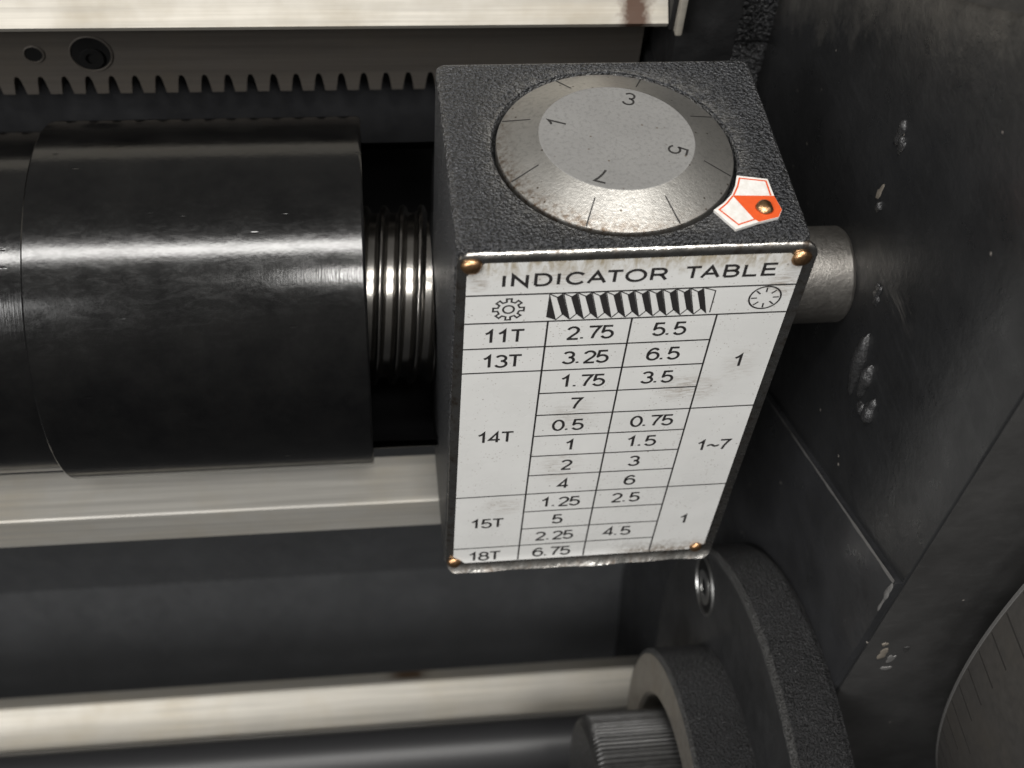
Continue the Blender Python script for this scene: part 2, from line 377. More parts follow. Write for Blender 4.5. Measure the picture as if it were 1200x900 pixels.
# glyph boxes: width in cap heights, strokes (points run 0..1 in height)
G = {
 '0': (.54, [(arc(.27, .5, .27, .5, 90, 450, 28), True)]),
 '1': (.54, [([(.06, .74), (.20, .83), (.33, 1.0), (.33, 0)], False)]),
 '2': (.54, [(arc(.27, .72, .25, .28, 165, -10, 12) + [(.45, .52), (.25, .28), (.04, .0)], False), ([(0, 0.0), (.54, 0.0)], False)]),
 '3': (.54, [(arc(.26, .755, .235, .245, 155, -90, 14), False), (arc(.26, .27, .27, .27, 90, -160, 16), False)]),
 '4': (.56, [([(.40, 0), (.40, 1.0), (.0, .27), (.56, .27)], False)]),
 '5': (.54, [([(.50, 1.0), (.10, 1.0), (.045, .50)] + arc(.265, .31, .27, .31, 143, -155, 18), False)]),
 '6': (.54, [(arc(.27, .32, .27, .32, 0, 360, 24), True), (arc(.27, .62, .27, .38, 35, 90, 6) + arc(.33, .45, .33, .55, 95, 185, 10), False)]),
 '7': (.54, [([(0, 1.0), (.54, 1.0), (.40, .72), (.27, .36), (.20, .0)], False)]),
 '8': (.54, [(arc(.27, .76, .225, .24, 0, 360, 22), True), (arc(.27, .265, .27, .265, 0, 360, 24), True)]),
 '.': (.16, [([(.08, 0.0), (.08, .13)], False)]),
 '~': (.56, [(arc(.14, .42, .14, .11, 200, 20, 8) + arc(.42, .48, .14, .11, 200, 380, 8), False)]),
 'T': (.62, [([(0, 1.0), (.62, 1.0)], False), ([(.31, 1.0), (.31, 0)], False)]),
 'I': (.12, [([(.06, 0), (.06, 1.0)], False)]),
 'N': (.80, [([(.04, 0), (.04, 1.0), (.76, 0), (.76, 1.0)], False)]),
 'D': (.80, [([(.04, 0), (.04, 1.0), (.40, 1.0)] + arc(.40, .5, .38, .5, 90, -90, 16) + [(.04, 0)], False)]),
 'C': (.90, [(arc(.46, .5, .44, .5, 38, 322, 26), False)]),
 'A': (.95, [([(.02, 0), (.475, 1.0), (.93, 0)], False), ([(.18, .34), (.77, .34)], False)]),
 'O': (1.0, [(arc(.5, .5, .48, .5, 90, 450, 30), True)]),
 'R': (.82, [([(.04, 0), (.04, 1.0), (.48, 1.0)] + arc(.48, .735, .26, .265, 90, -90, 10) + [(.04, .47)], False), ([(.42, .47), (.58, .38), (.80, 0)], False)]),
 'B': (.78, [([(.04, 0), (.04, 1.0), (.44, 1.0)] + arc(.44, .765, .25, .235, 90, -90, 10) + [(.04, .53)], False), ([(.40, .53)] + arc(.45, .265, .30, .265, 90, -90, 10) + [(.04, 0)], False)]),
 'L': (.68, [([(.04, 1.0), (.04, 0), (.66, 0)], False)]),
 'E': (.76, [([(.74, 0), (.04, 0), (.04, 1.0), (.72, 1.0)], False), ([(.04, .52), (.66, .52)], False)]),
}
def stroke(bm, pts, hw, closed, put):
    """ribbon of half width hw along 2-D points, mitred; put(x, y) -> 3-D point"""
    P = [Vector(p) for p in pts]
    Q = [P[0]]
    for p in P[1:]:
        if (p - Q[-1]).length > 1e-5: Q.append(p)
    if closed and (Q[0] - Q[-1]).length < 1e-4: Q.pop()
    P = Q; n = len(P)
    L, R = [], []
    for i in range(n):
        a = P[i - 1] if (i > 0 or closed) else None
        b = P[(i + 1) % n] if (i < n - 1 or closed) else None
        d0 = (P[i] - a).normalized() if a is not None else None
        d1 = (b - P[i]).normalized() if b is not None else None
        if d0 is None: d0 = d1
        if d1 is None: d1 = d0
        n0 = Vector((-d0.y, d0.x)); n1 = Vector((-d1.y, d1.x)); m = (n0 + n1)
        if m.length < 0.2: m = n0
        m.normalize(); k = hw / max(0.35, m.dot(n0))
        L.append(bm.verts.new(put(*(P[i] + m * k)))); R.append(bm.verts.new(put(*(P[i] - m * k))))
    for i in range(n if closed else n - 1):
        j = (i + 1) % n
        bm.faces.new((L[i], R[i], R[j], L[j]))
def text(bm, s, x, y, h, hw, put, adv=None, wscale=1.0, rows=None):
    """left end x, baseline y"""
    for ch in s:
        wd, st = G[ch]
        for pts, cl in st:
            # strokes keep inside the cap height
            stroke(bm, [(x + px * h * wscale, y + hw + py * (h - 2 * hw)) for px, py in pts], hw, cl, put)
        x += (0.395 if ch == '.' else 0.64) * h * wscale if adv is None else adv
    return x

# ================================================================== THE MACHINE BEHIND (large structure)
# --- lathe bed: painted casting front, ground prismatic way on top
bed = empty('lathe_bed', 'dark grey painted lathe bed casting with pale ground way along its top edge', 'lathe bed', (-80, 118, -520))
bm = bmesh.new()
add_prism(bm, [(126, -110), (122.0, -330), (104, -372), (96, -420), (96, -520), (170, -520), (170, -110)], -460, 330)
obj('bed_front', bm, BEDPAINT, bed, 20)
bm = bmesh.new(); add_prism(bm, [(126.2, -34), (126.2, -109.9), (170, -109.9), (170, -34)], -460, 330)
obj('bed_front_upper', bm, BEDDARK, bed, 20)
bm = bmesh.new()
add_prism(bm, [(96.6, -19.0), (95.8, -17.6), (130, 17), (190, 17), (190, -33.5), (126, -33.5), (125, -27)], -460, 26.8)
obj('bed_way', bm, WAY, bed, 20)

# --- gear rack hanging under the way, teeth pointing down
rack = empty('gear_rack', 'straight steel gear rack with downward teeth under the bed way', 'gear rack', (-80, 118, -54))
PIT = 6.2; poly = []
x = -460.0 + 1.6
zt, zr = -54.2, -48.4
pts = [(-460.0, zr)]
k = 0
# tooth gap centres fall every PIT; one sits at -143.6
g0 = -143.6 - PIT * 51
gaps = [g0 + PIT * i for i in range(0, 80) if g0 + PIT * i < 24]
gaps = [g for g in gaps if g > -455]
low = [(-460.0, zt)]
for g in gaps:
    low += [(g - 1.55, zt), (g - 0.95, zr - 1.6), (g - 0.62, zr - 0.35), (g - 0.25, zr), (g + 0.25, zr), (g + 0.62, zr - 0.35), (g + 1.0, zr - 1.6), (g + 1.6, zt)]
low += [(27.0, zt)]
bm = bmesh.new()
NX = len(low)
front_low = [bm.verts.new((a, 118, b)) for a, b in low]; back_low = [bm.verts.new((a, 125.8, b)) for a, b in low]
front_up = [bm.verts.new((a, 118, -34.2)) for a, b in low]; back_up = [bm.verts.new((a, 125.8, -34.2)) for a, b in low]
for i in range(NX - 1):
    bm.faces.new((front_low[i], front_low[i + 1], front_up[i + 1], front_up[i]))
    bm.faces.new((front_low[i + 1], front_low[i], back_low[i], back_low[i + 1]))
    bm.faces.new((front_up[i], front_up[i + 1], back_up[i + 1], back_up[i]))
    bm.faces.new((back_low[i], back_low[i + 1], back_up[i + 1], back_up[i]))
for i in (0, NX - 1): bm.faces.new((front_low[i], front_up[i], back_up[i], back_low[i]))
obj('rack_bar', bm, RACK, rack, 20)
def hole(parent, x, z, r, depth, name='screw_hole'):
    # a counterbored hole: proud 0.3 mm lip ring, flat black disc for the shade inside
    b = lathe([(117.7, r + 0.5), (117.55, r + 0.1), (117.6, r), (117.9, r - 0.05)], 'Y', (x, z), 40)
    ring = obj(name, b, RACK, parent)
    b = bmesh.new(); disc_cap(b, 117.85, r - 0.02, 'Y', (x, z), 40)
    obj('hole_shade_disc', b, VOID, ring)
    return ring
hole(rack, -122.6, -41.0, 5.2, 3)
hole(rack, -137.3, -41.0, 2.3, 3)
b = lathe([(117.3, 3.2), (117.1, 3.0), (117.1, 1.7), (117.5, 1.65)], 'Y', (-122.4, -42.2), 30)
obj('socket_screw', b, VOID, rack)  # screw coloured hole black, so the hole's shade is in the colour

# --- saddle casting with its way wiper
saddle = empty('carriage_saddle', 'textured black carriage saddle casting behind the indicator box', 'lathe carriage', (56, 130, -60))
bm = box((47.5, 118, -39.6), (90, 190, 60), 1.2); obj('saddle_casting', bm, WRINKLE_SADDLE, saddle)
bm = box((47.9, 118.4, -120), (90, 190, -40.2), 1.0); obj('saddle_apron_joint', bm, WRINKLE_SADDLE, saddle)
wiper = empty('way_wiper', 'black rubber way wiper with a narrow steel strip at the end of the way', 'way wiper', (41, 118, -45))
bm = box((30.6, 100, -44), (47.3, 160, 40), 1.0); obj('rubber_block', bm, RUBBER, wiper)
bm = box((27.1, 95.8, -19.6), (28.4, 150, 30), 0.3); obj('backing_plate', bm, RUBBER, wiper)
bm = box((28.6, 94.0, -20.2), (30.4, 150, 30), 0.4); obj('steel_strip', bm, WAY, wiper)
bm = box((29.0, 116, -51.5), (47.2, 126, -44.2), 0.8); obj('wiper_foot', bm, RUBBER, wiper)

# --- apron: side wall with raised lower panel, front face
apron = empty('apron_casting', 'large black painted lathe apron casting to the right of the indicator box', 'lathe apron', (110, 40, -420))
def wall_piece(name, poly, x0, x1, mat, bev, seg=3):
    b = bmesh.new(); add_prism(b, poly, x0, x1)
    es = [e_ for e_ in b.edges if all(abs(v.co.x - x0) < 1e-4 for v in e_.verts)]
    bmesh.ops.bevel(b, geom=es, offset=bev, segments=seg, affect='EDGES', profile=0.5)
    return obj(name, b, mat, apron, 30)
wall_piece('side_wall', [(-40, -420), (-40, 70), (117.6, 70), (117.6, -420)], 63.0, 260, WALL, 0.5)
lowp = [(-39.6, -420), (-39.6, -68.2), (118, -143.6), (118, -420)]
wall_piece('lower_panel', lowp, 61.6, 100, WALL_LOW, 0.5, 2)
bm = box((63.5, -40.5, -420), (262, -35, 71), 0.5); obj('front_face', bm, WALL_FRONT, apron)
bm = bmesh.new()
add_prism(bm, [(31, 33.5), (10, 44.6), (-30, 66), (-30, 80), (90, 80), (90, 16)], 60.2, 90)
obj('top_cover', bm, WALL_FRONT, apron, 20)
# highlight along the fold of the panel, painted as a pale strip
bm = bmesh.new()
N = 36
for i in range(N):
    f0, f1 = i / N, (i + 1) / N
    p0 = Vector((-38.8, -68.6)).lerp(Vector((46, -109.2)), f0); p1 = Vector((-38.8, -68.6)).lerp(Vector((46, -109.2)), f1)
    wv = [0.55 * (1 - f) + 0.12 + 0.22 * math.sin(f * 47) * math.sin(f * 19) for f in (f0, f1)]
    a = bm.verts.new((61.45, p0.x, p0.y + wv[0] * 0.5)); b_ = bm.verts.new((61.45, p1.x, p1.y + wv[1] * 0.5))
    c_ = bm.verts.new((61.45, p1.x, p1.y - 0.25 - wv[1])); d_ = bm.verts.new((61.45, p0.x, p0.y - 0.25 - wv[0]))
    bm.faces.new((a, b_, c_, d_))
bmesh.ops.remove_doubles(bm, verts=bm.verts[:], dist=1e-4)
obj('fold_highlight', bm, EDGE_METAL, apron, 0)

# casting blobs and chips standing proud of the wall
def blob(name, y, z, ry, rz, h, mat, seedv, rot=0.0, x=63.0):
    rnd = random.Random(seedv); b = bmesh.new()
    bmesh.ops.create_icosphere(b, subdivisions=3, radius=1.0)
    ph = [rnd.uniform(0, 6.28) for _ in range(6)]
    for v in b.verts:
        n = v.co.normalized()
        f = 1 + 0.16 * math.sin(3.1 * n.y + ph[0]) + 0.14 * math.sin(4.3 * n.z + ph[1]) + 0.10 * math.sin(7.7 * n.y * n.z + ph[2]) + 0.07 * math.sin(11 * n.z + ph[3])
        yy, zz = n.y * ry * f, n.z * rz * f
        v.co = Vector((x - n.x * -h * f if n.x < 0 else x + n.x * 0.3, y + yy * math.cos(rot) - zz * math.sin(rot), z + yy * math.sin(rot) + zz * math.cos(rot)))
    return obj(name, b, mat, apron, 60)
def m_bead():
    t = NT('glossy_paint_bead'); n = t.noise(0.8, 4, 0.7)
    return t.set((0.035, 0.035, 0.036), 0.2, t.ramp(n, [(0.3, 0.16), (0.7, 0.4)]), t.bump(n, 0.6, 0.8), 0.8)
BEAD = m_bead()
blob('casting_bump', 31.5, -0.6, 1.3, 3.2, 1.0, BEAD, 1, 0.1)
blob('casting_bump', 29.2, -2.0, 1.2, 2.2, 0.9, BEAD, 2)
blob('paint_chip', 30.8, -16.8, 1.1, 2.2, 0.22, CHIP, 3, 0.2)
blob('casting_bump', 28.6, -19.0, 1.2, 1.5, 0.8, BEAD, 4)
blob('casting_bump', 15.6, -33.2, 1.3, 2.3, 0.8, BEAD, 5)
blob('casting_bump', 14.4, -34.8, 0.9, 1.6, 0.7, BEAD, 6)
blob('weld_bead', 10.8, -52.0, 2.6, 9.2, 1.9, BEAD, 7, -0.16)
blob('weld_bead', 4.8, -51.8, 2.2, 4.6, 1.7, BEAD, 8)
blob('weld_bead', -1.2, -55.6, 2.2, 4.0, 1.5, BEAD, 9)
blob('casting_bump', 2.6, -59.0, 1.6, 1.6, 1.0, BEAD, 10)
for (y, z, ry, rz, s) in [(-38.6, -73.6, 0.9, 3.0, 11), (-38.9, -78.5, 0.4, 3.0, 12)]:
    blob('paint_chip', y, z, ry, rz, 0.35, EDGE_METAL, s, 0.0, 61.6)
def front_chip(x, z, rx, rz, seedv, mat):
    o_ = blob('paint_chip', 0, 0, rx, rz, 0.18, mat, seedv, 0.0, 0.0)
    o_.rotation_euler = (0, 0, PI / 2)
    o_.location = (Vector((x, -40.5, z)) - origin(apron)) * MM
front_chip(68.6, -101.5, 1.2, 2.4, 21, CHIP)
front_chip(67.6, -96.5, 0.8, 1.0, 22, CHIP)
front_chip(71.6, -104.8, 1.0, 2.0, 23, EDGE_METAL)
front_chip(72.0, -110.0, 1.4, 1.0, 24, EDGE_METAL)
front_chip(74.0, -99.8, 0.8, 1.2, 25, WALL_FRONT)

# ================================================================== RODS AND LEADSCREW
rod = empty('feed_bar', 'bright square steel feed bar directly below the black leadscrew cover', 'feed bar', (-80, 38, -151))
FR = (30.0, -131.6)                              # top front arris
bm = bmesh.new()
sz = 16.0
add_prism(bm, [(FR[0] + 0.5, FR[1]), (FR[0] + sz, FR[1]), (FR[0] + sz, FR[1] - sz - 3), (FR[0] + 5.6, FR[1] - sz - 5.5), (FR[0] + 5.0, FR[1] - sz - 5.1), (FR[0], FR[1] - 0.5)], -460, 24.0)
obj('rod_bar', bm, ROD, rod, 20)
rod3 = empty('square_control_rod', 'lower bright square control rod set on edge, ending behind the black hub', 'control rod', (-80, 50, -319))
bm = bmesh.new()
cy, cz, hd_ = 50.0, -297.0 - 11.5, 11.5
dia = []
for i in range(4):
    a0 = PI / 2 - 0.087 + i * PI / 2
    for da in (-0.05, 0.05): dia.append((cy + hd_ * math.cos(a0 + da), cz + hd_ * math.sin(a0 + da)))
add_prism(bm, dia, -460, 61.5)
obj('rod_bar', bm, ROD_STAIN, rod3, 20)

guard = empty('black_round_rod', 'glossy black round rod along the bottom edge below the hexagonal rod', 'rod', (-80, 20, -306))
b = lathe([(-460, 11.4), (61.5, 11.4)], 'X', (20.0, -294.8), 72)
obj('rod_bar', b, plain('satin_black_rod', (0.02, 0.02, 0.0212), 0, 0.42), guard, 40)
AX = (60.0, -75.4)
cover = empty('leadscrew_cover', 'telescopic glossy black spring steel cover around the leadscrew', 'leadscrew cover', (-90, 60, -121))
sheet = lathe([(-128, 44.9), (-128, 45.5), (-127.6, 45.8), (-52.6, 45.8), (-52.0, 45.4), (-52.0, 41.0)], 'X', AX, 160)
obj('outer_sleeve', sheet, SHEET, cover)
b = lathe([(-460, 43.4), (-126, 43.4)], 'X', AX, 160); obj('inner_sleeve', b, SHEET, cover)
# end sleeve cut open towards the operator, the thread shows inside
vd = math.degrees(math.atan2(0.80, -0.60))
b = lathe([(-60, 40.6), (-32.6, 40.6), (-32.6, 38.8), (-60, 38.8)], 'X', (AX[0], AX[1] - 1.8), 96, math.radians(vd + 82), math.radians(vd + 360 - 84))
obj('open_end_sleeve', b, SHELL, cover)
b = lathe([(-54.5, 44), (-54.5, 25.4)], 'X', AX, 64); obj('end_ring', b, SHELL, cover)

screw = empty('leadscrew', 'oily steel leadscrew thread showing between black cover and indicator box', 'leadscrew', (-45, 60, -101))
bm = bmesh.new()
P_, Ro, Ri = 4.9, 23.9, 21.8
one = [(0.0, Ri), (0.10, Ri), (0.20, Ri + 0.5), (0.28, Ro - 0.5), (0.36, Ro - 0.08), (0.44, Ro), (0.52, Ro - 0.08), (0.60, Ro - 0.5), (0.68, Ri + 0.5), (0.78, Ri)]
prof = one + [(t + 1, r) for t, r in one] + [(2.0, Ri)]   # two starts
NA = 120; xs0, turns = -72.0, 4
prev = None
cols = []
for i in range(NA * turns + 1):
    a = 2 * PI * i / NA; xo = xs0 + 2 * P_ * i / NA
    cols.append([bm.verts.new((xo + t * P_, AX[0] + r * math.cos(-a), AX[1] - 1.6 + r * math.sin(-a))) for t, r in prof[:-1]])
for i in range(NA * turns):
    A, B = cols[i], cols[i + 1]
    for j in range(len(A) - 1): bm.faces.new((A[j], A[j + 1], B[j + 1], B[j]))
    if i + NA < len(cols) - 0 and i + 1 + NA < len(cols):
        C_, D_ = cols[i + NA], cols[i + 1 + NA]
        bm.faces.new((A[-1], C_[0], D_[0], B[-1]))
geom = bm.verts[:] + bm.edges[:] + bm.faces[:]
bmesh.ops.bisect_plane(bm, geom=geom, plane_co=(-35.5, 0, 0), plane_no=(1, 0, 0), clear_outer=True)
obj('screw_thread', bm, THREADSTEEL, screw, 40)

# ================================================================== FLANGE, HUB, KNOB, HANDWHEEL DIAL
FC = (-45.1, -201.6)
fl = empty('bearing_flange', 'thick round black flange with stepped hub bolted to the apron side', 'flange', (50, -45, -284))
b = lathe([(61.4, 60), (61.4, 82.2), (60.2, 82.2), (60.0, 82.97), (47.4, 82.97), (46.06, 81.9), (46.06, 40)], 'X', FC, 160)
obj('flange_disc', b, CAST, fl, 40)
b = lathe([(46.0, 81.7), (45.9, 81.7), (45.9, 52)], 'X', FC, 160); obj('flange_face', b, CAST_FACE, fl, 40)
b = lathe([(46.2, 52.55), (30.2, 52.55), (29.4, 51.8), (29.3, 51.0)], 'X', FC, 140); obj('hub', b, CAST, fl, 40)
b = lathe([(29.32, 51.1), (29.2, 50.9), (29.2, 39.6), (30.2, 38.6), (40, 38.6)], 'X', FC, 140); obj('hub_ring_face', b, HUBFACE, fl, 40)
b = bmesh.new(); disc_cap(b, 39.0, 38.7, 'X', FC); obj('hub_bore_bottom', b, VOID, fl)
# flange rim highlight put into a paler edge colour, hub rim likewise
b = lathe([(47.5, 83.02), (46.9, 82.7), (46.02, 82.0), (45.86, 81.2)], 'X', FC, 160); obj('rim_highlight', b, EDGE_PALE, fl, 40)
b = lathe([(30.3, 52.6), (29.6, 52.2), (29.25, 51.3)], 'X', FC, 140); obj('pale_hub_rim', b, EDGE_PALE, fl, 40)

def counterbore(y, z, r):
    b = lathe([(45.8, r + 0.9), (45.3, r + 0.5), (45.3, r), (45.8, r - 0.3)], 'X', (y, z), 48); ring = obj('screw_recess', b, SCREWHEAD, fl)
    b = bmesh.new(); disc_cap(b, 45.75, r - 0.2, 'X', (y, z), 40); obj('recess_bottom', b, VOID, ring)
    b = lathe([(45.7, r * 0.62), (45.2, r * 0.62), (45.1, r * 0.55), (45.1, r * 0.34), (45.5, r * 0.33)], 'X', (y - 0.5, z), 36); obj('screw_head', b, SCREWHEAD, ring)
counterbore(11.4, -158.0, 8.6)

knob = empty('knurled_knob', 'black cylindrical knob with straight knurling in front of the hub', 'knob', (20, -45, -236))
NK = 132; bm = bmesh.new(); rings = []
for (s, r, kn) in [(6.2, 29.0, 0), (6.3, 31.8, 0), (7.2, 33.2, 0), (8.2, 33.9, 1), (9.0, 34.35, 1), (36.5, 34.35, 1), (37.0, 33.4, 0)]:
    ring = []
    for i in range(NK * 4):
        a = 2 * PI * i / (NK * 4)
        q = [0.0, 0.62, 0.62, 0.0][i % 4] if kn else 0.3
        rr = r - 0.62 + q + (0.10 * math.sin(i * 1.7) * math.sin(i * 0.31) if kn else 0)
        ring.append(bm.verts.new((s, FC[0] + rr * math.cos(a), FC[1] + rr * math.sin(a))))
    rings.append(ring)
for A, B in zip(rings, rings[1:]):
    n_ = len(A)
    for i in range(n_): bm.faces.new((A[i], A[(i + 1) % n_], B[(i + 1) % n_], B[i]))
bm.faces.new(rings[0])
def m_knurl():
    t = NT('knurled_black_oxide'); n = t.noise(0.7, 4, 0.7)
    return t.set(t.mix(n, (0.018, 0.018, 0.019), (0.05, 0.049, 0.047)), 0.4, t.ramp(n, [(0.3, 0.28), (0.7, 0.5)]), t.bump(n, 0.25, 0.6))
obj('knurled_grip', bm, m_knurl(), knob, 25)
b = lathe([(37.0, 30.0), (39.0, 30.0)], 'X', FC, 60); obj('knob_shank', b, CAST_FACE, knob)

# graduated dial collar of the handwheel (axis towards the operator)
hd = empty('graduated_dial', 'satin grey handwheel dial collar with engraved graduation lines', 'graduated dial', (341.6, -70, -324))
DC, DR = (341.6, -64.0), 260.0
b = lathe([(-48.5, 60), (-48.5, DR - 0.8), (-49.3, DR), (-92, DR), (-93, DR - 1), (-93, 40)], 'Y', DC, 400)
obj('dial_collar', b, COLLAR_STEEL, hd, 40)
b = lathe([(-48.9, DR - 0.4), (-49.1, DR + 0.10), (-49.9, DR + 0.12), (-50.1, DR - 0.1)], 'Y', DC, 400); obj('worn_collar_edge', b, EDGE_METAL, hd, 40)
line_me = {}
for ln in (9.0, 13.5):
    b = bmesh.new(); add_box(b, (-0.05, -ln, -0.32), (0.03, 0, 0.32))
    for v in b.verts: v.co *= MM
    me = bpy.data.meshes.new('graduation_line'); b.to_mesh(me); b.free(); me.materials.append(GRADLINE); line_me[ln] = me
NG = 180
for i in range(NG):
    a = 2 * PI * i / NG
    if not (math.radians(150) < a < math.radians(215)): continue
    ln = 13.5 if i % 5 == 0 else 9.0
    o_ = bpy.data.objects.new('graduation_line', line_me[ln]); COL.objects.link(o_); o_.parent = hd
    o_.location = (Vector((DC[0] + DR * math.cos(a), -50.4, DC[1] + DR * math.sin(a))) - origin(hd)) * MM
    o_.rotation_euler = (0, -a, 0)

# ================================================================== THE INDICATOR
ind = empty('thread_dial_indicator', 'black textured thread dial indicator box with round steel dial and white indicator table', 'thread indicator', (0, 28, -118), rotz=0.0057)
W2, D0, D1, RC = 35.0, 0.0, 57.0, 2.0
def rrect(inset, z, nseg=6):
    pts = []
    x0, x1, y0, y1 = -W2 + inset, W2 - inset, D0 + inset, D1 - inset; r = max(0.3, RC - inset * 0.6)
    for (cx, cy_, a) in ((x1 - r, y1 - r, 0), (x0 + r, y1 - r, 90), (x0 + r, y0 + r, 180), (x1 - r, y0 + r, 270)):
        for i in range(nseg + 1):
            t = math.radians(a + 90 * i / nseg); pts.append((cx + r * math.cos(t), cy_ + r * math.sin(t), z))
    return pts
bm = bmesh.new()
loops = []
for ins, z in [(0.8, -117.5), (0.0, -116.5), (0.0, -1.1), (0.12, -0.55), (0.4, -0.18), (0.9, 0.0)]:
    loops.append([bm.verts.new(p) for p in rrect(ins, z)])
for A, B in zip(loops, loops[1:]):
    n_ = len(A)
    for i in range(n_): bm.faces.new((A[i], A[(i + 1) % n_], B[(i + 1) % n_], B[i]))
bm.faces.new(loops[0])
DIALC = (0.02, 27.65)
NC = 120
circ = [[bm.verts.new((DIALC[0] + r * math.cos(2 * PI * i / NC), DIALC[1] + r * math.sin(2 * PI * i / NC), z)) for i in range(NC)] for r, z in [(25.75, 0.0), (25.45, -0.3), (25.45, -4.0), (8, -4.0)]]
for A, B in zip(circ, circ[1:]):
    for i in range(NC): bm.faces.new((A[i], A[(i + 1) % NC], B[(i + 1) % NC], B[i]))
bm.faces.new(circ[-1])
bm.edges.ensure_lookup_table()
def loop_edges(L):
    return [bm.edges.get((L[i], L[(i + 1) % len(L)])) for i in range(len(L))]
bmesh.ops.triangle_fill(bm, edges=loop_edges(loops[-1]) + loop_edges(circ[0]), use_beauty=True)
obj('housing', bm, WRINKLE, ind, 50)
# rubbed bare streak on the left side of the housing
# dial
RD, RI, HC = 24.6, 16.05, 3.2
dial_cone = lathe([(-3.5, RD - 0.1), (-0.3, RD), (0.0, RD - 0.15), (HC, RI)], 'Z', DIALC, 128)
dial = obj('dial', dial_cone, DIAL_CONE, ind, 30)
b = lathe([(HC - 0.01, RI + 0.02), (HC + 0.05, RI - 0.15), (HC + 0.06, 0.001)], 'Z', DIALC, 128); obj('dial_face', b, DIAL_TOP, dial, 0)
PH = math.radians(157.46)
bm = bmesh.new()
for k in range(8):
    a = PH - k * PI / 4; d = Vector((math.cos(a), math.sin(a))); nn = Vector((-d.y, d.x))
    q = []
    for r, hw in ((18.3, 0.13), (24.3, 0.17)):
        z = HC * (RD - 0.15 - r) / (RD - 0.15 - RI) + 0.05
        for sgn in (1, -1):
            p = Vector(DIALC) + d * r + nn * hw * sgn; q.append(bm.verts.new((p.x, p.y, z)))
    bm.faces.new((q[0], q[1], q[3], q[2]))
obj('graduation_marks', bm, SCRATCH_INK, dial, 0)
for ch, ang in (('1', 157.2), ('3', 69.0), ('5', -21.7), ('7', -112.6)):
    bm = bmesh.new(); a = math.radians(ang); up = Vector((math.cos(a), math.sin(a))); rt = Vector((up.y, -up.x))
    wd = G[ch][0] * 4.2
    def put(x, y, up=up, rt=rt, wd=wd):
        p = Vector(DIALC) + up * (10.6 + y) + rt * (x - (wd / 2 if ch != '1' else 0.33 * 4.2))
        return (p.x, p.y, HC + 0.09)
    text(bm, ch, 0.0, 0.0, 4.2, 0.23, put)
    obj('engraved_numeral', bm, SCRATCH_INK, dial, 0)

# index pointer tag
tag = [(23.5, 17.9), (29.6, 16.6), (29.75, 11.6), (30.35, 7.6), (29.2, 5.5), (24.8, 4.3), (19.8, 2.5), (16.6, 8.1), (19.0, 10.0), (21.1, 12.3), (22.5, 15.0)]
def flat_poly(pts, z0, z1, bev=0.0):
    b = bmesh.new()
    A = [b.verts.new((p[0], p[1], z0)) for p in pts]; B = [b.verts.new((p[0], p[1], z1)) for p in pts]
    n_ = len(pts)
    for i in range(n_): b.faces.new((A[i], A[(i + 1) % n_], B[(i + 1) % n_], B[i]))
    f = b.faces.new(B); b.faces.new(A[::-1])
    return b
ptr = obj('pointer_tag', flat_poly(tag, 0.05, 0.65), TAGWHITE, ind, 0)
red = [(21.25, 12.05), (29.72, 11.6), (30.3, 7.6), (29.15, 5.55), (24.85, 4.37), (24.0, 5.3)]
b = bmesh.new(); b.faces.new([b.verts.new((x_, y_, 0.68)) for x_, y_ in red]); obj('red_wedge', b, RED, ptr, 0)
bm = bmesh.new()
put = lambda x_, y_: (x_, y_, 0.69)
stroke(bm, [(21.5, 12.1), (22.9, 14.6), (23.85, 17.05), (29.1, 16.0), (29.05, 11.7)], 0.17, False, put)
stroke(bm, [(21.3, 11.9), (19.5, 9.7), (17.7, 8.1), (20.6, 3.75), (24.5, 5.2)], 0.17, False, put)
obj('red_outline', bm, RED, ptr, 0)

def rivet(name, parent, c, n, r, h, seedv, mat=BRASS):
    rnd = random.Random(seedv); n = Vector(n).normalized(); t1 = n.orthogonal().normalized(); t2 = n.cross(t1)
    b = bmesh.new(); rings = []; NR = 28
    prf = [(1.0, 0.0), (1.02, 0.12), (0.97, 0.32), (0.86, 0.58), (0.68, 0.80), (0.42, 0.94), (0.18, 1.0)]
    p0, p1, p2 = rnd.uniform(0, 6), rnd.uniform(0, 6), rnd.uniform(0, 6)
    for (fr, fh) in prf:
        ring = []
        for i in range(NR):
            a = 2 * PI * i / NR
            k_ = 1 + 0.045 * math.sin(2 * a + p0) + 0.035 * math.sin(3 * a + p1) + 0.02 * math.sin(5 * a + p2)
            hh = fh * h * (1 + 0.10 * math.sin(a + p1) * fr + 0.06 * math.sin(3 * a + p0) * fr)
            ring.append(b.verts.new(Vector(c) + (t1 * math.cos(a) + t2 * math.sin(a)) * r * fr * k_ + n * hh))
        rings.append(ring)
    for A, B in zip(rings, rings[1:]):
        for i in range(NR): b.faces.new((A[i], A[(i + 1) % NR], B[(i + 1) % NR], B[i]))
    b.faces.new(rings[-1]); b.faces.new(rings[0][::-1])
    return obj(name, b, mat, parent, 60)
rivet('rivet', ptr, (26.9, 8.2, 0.7), (0, 0, 1), 1.85, 1.1, 31)

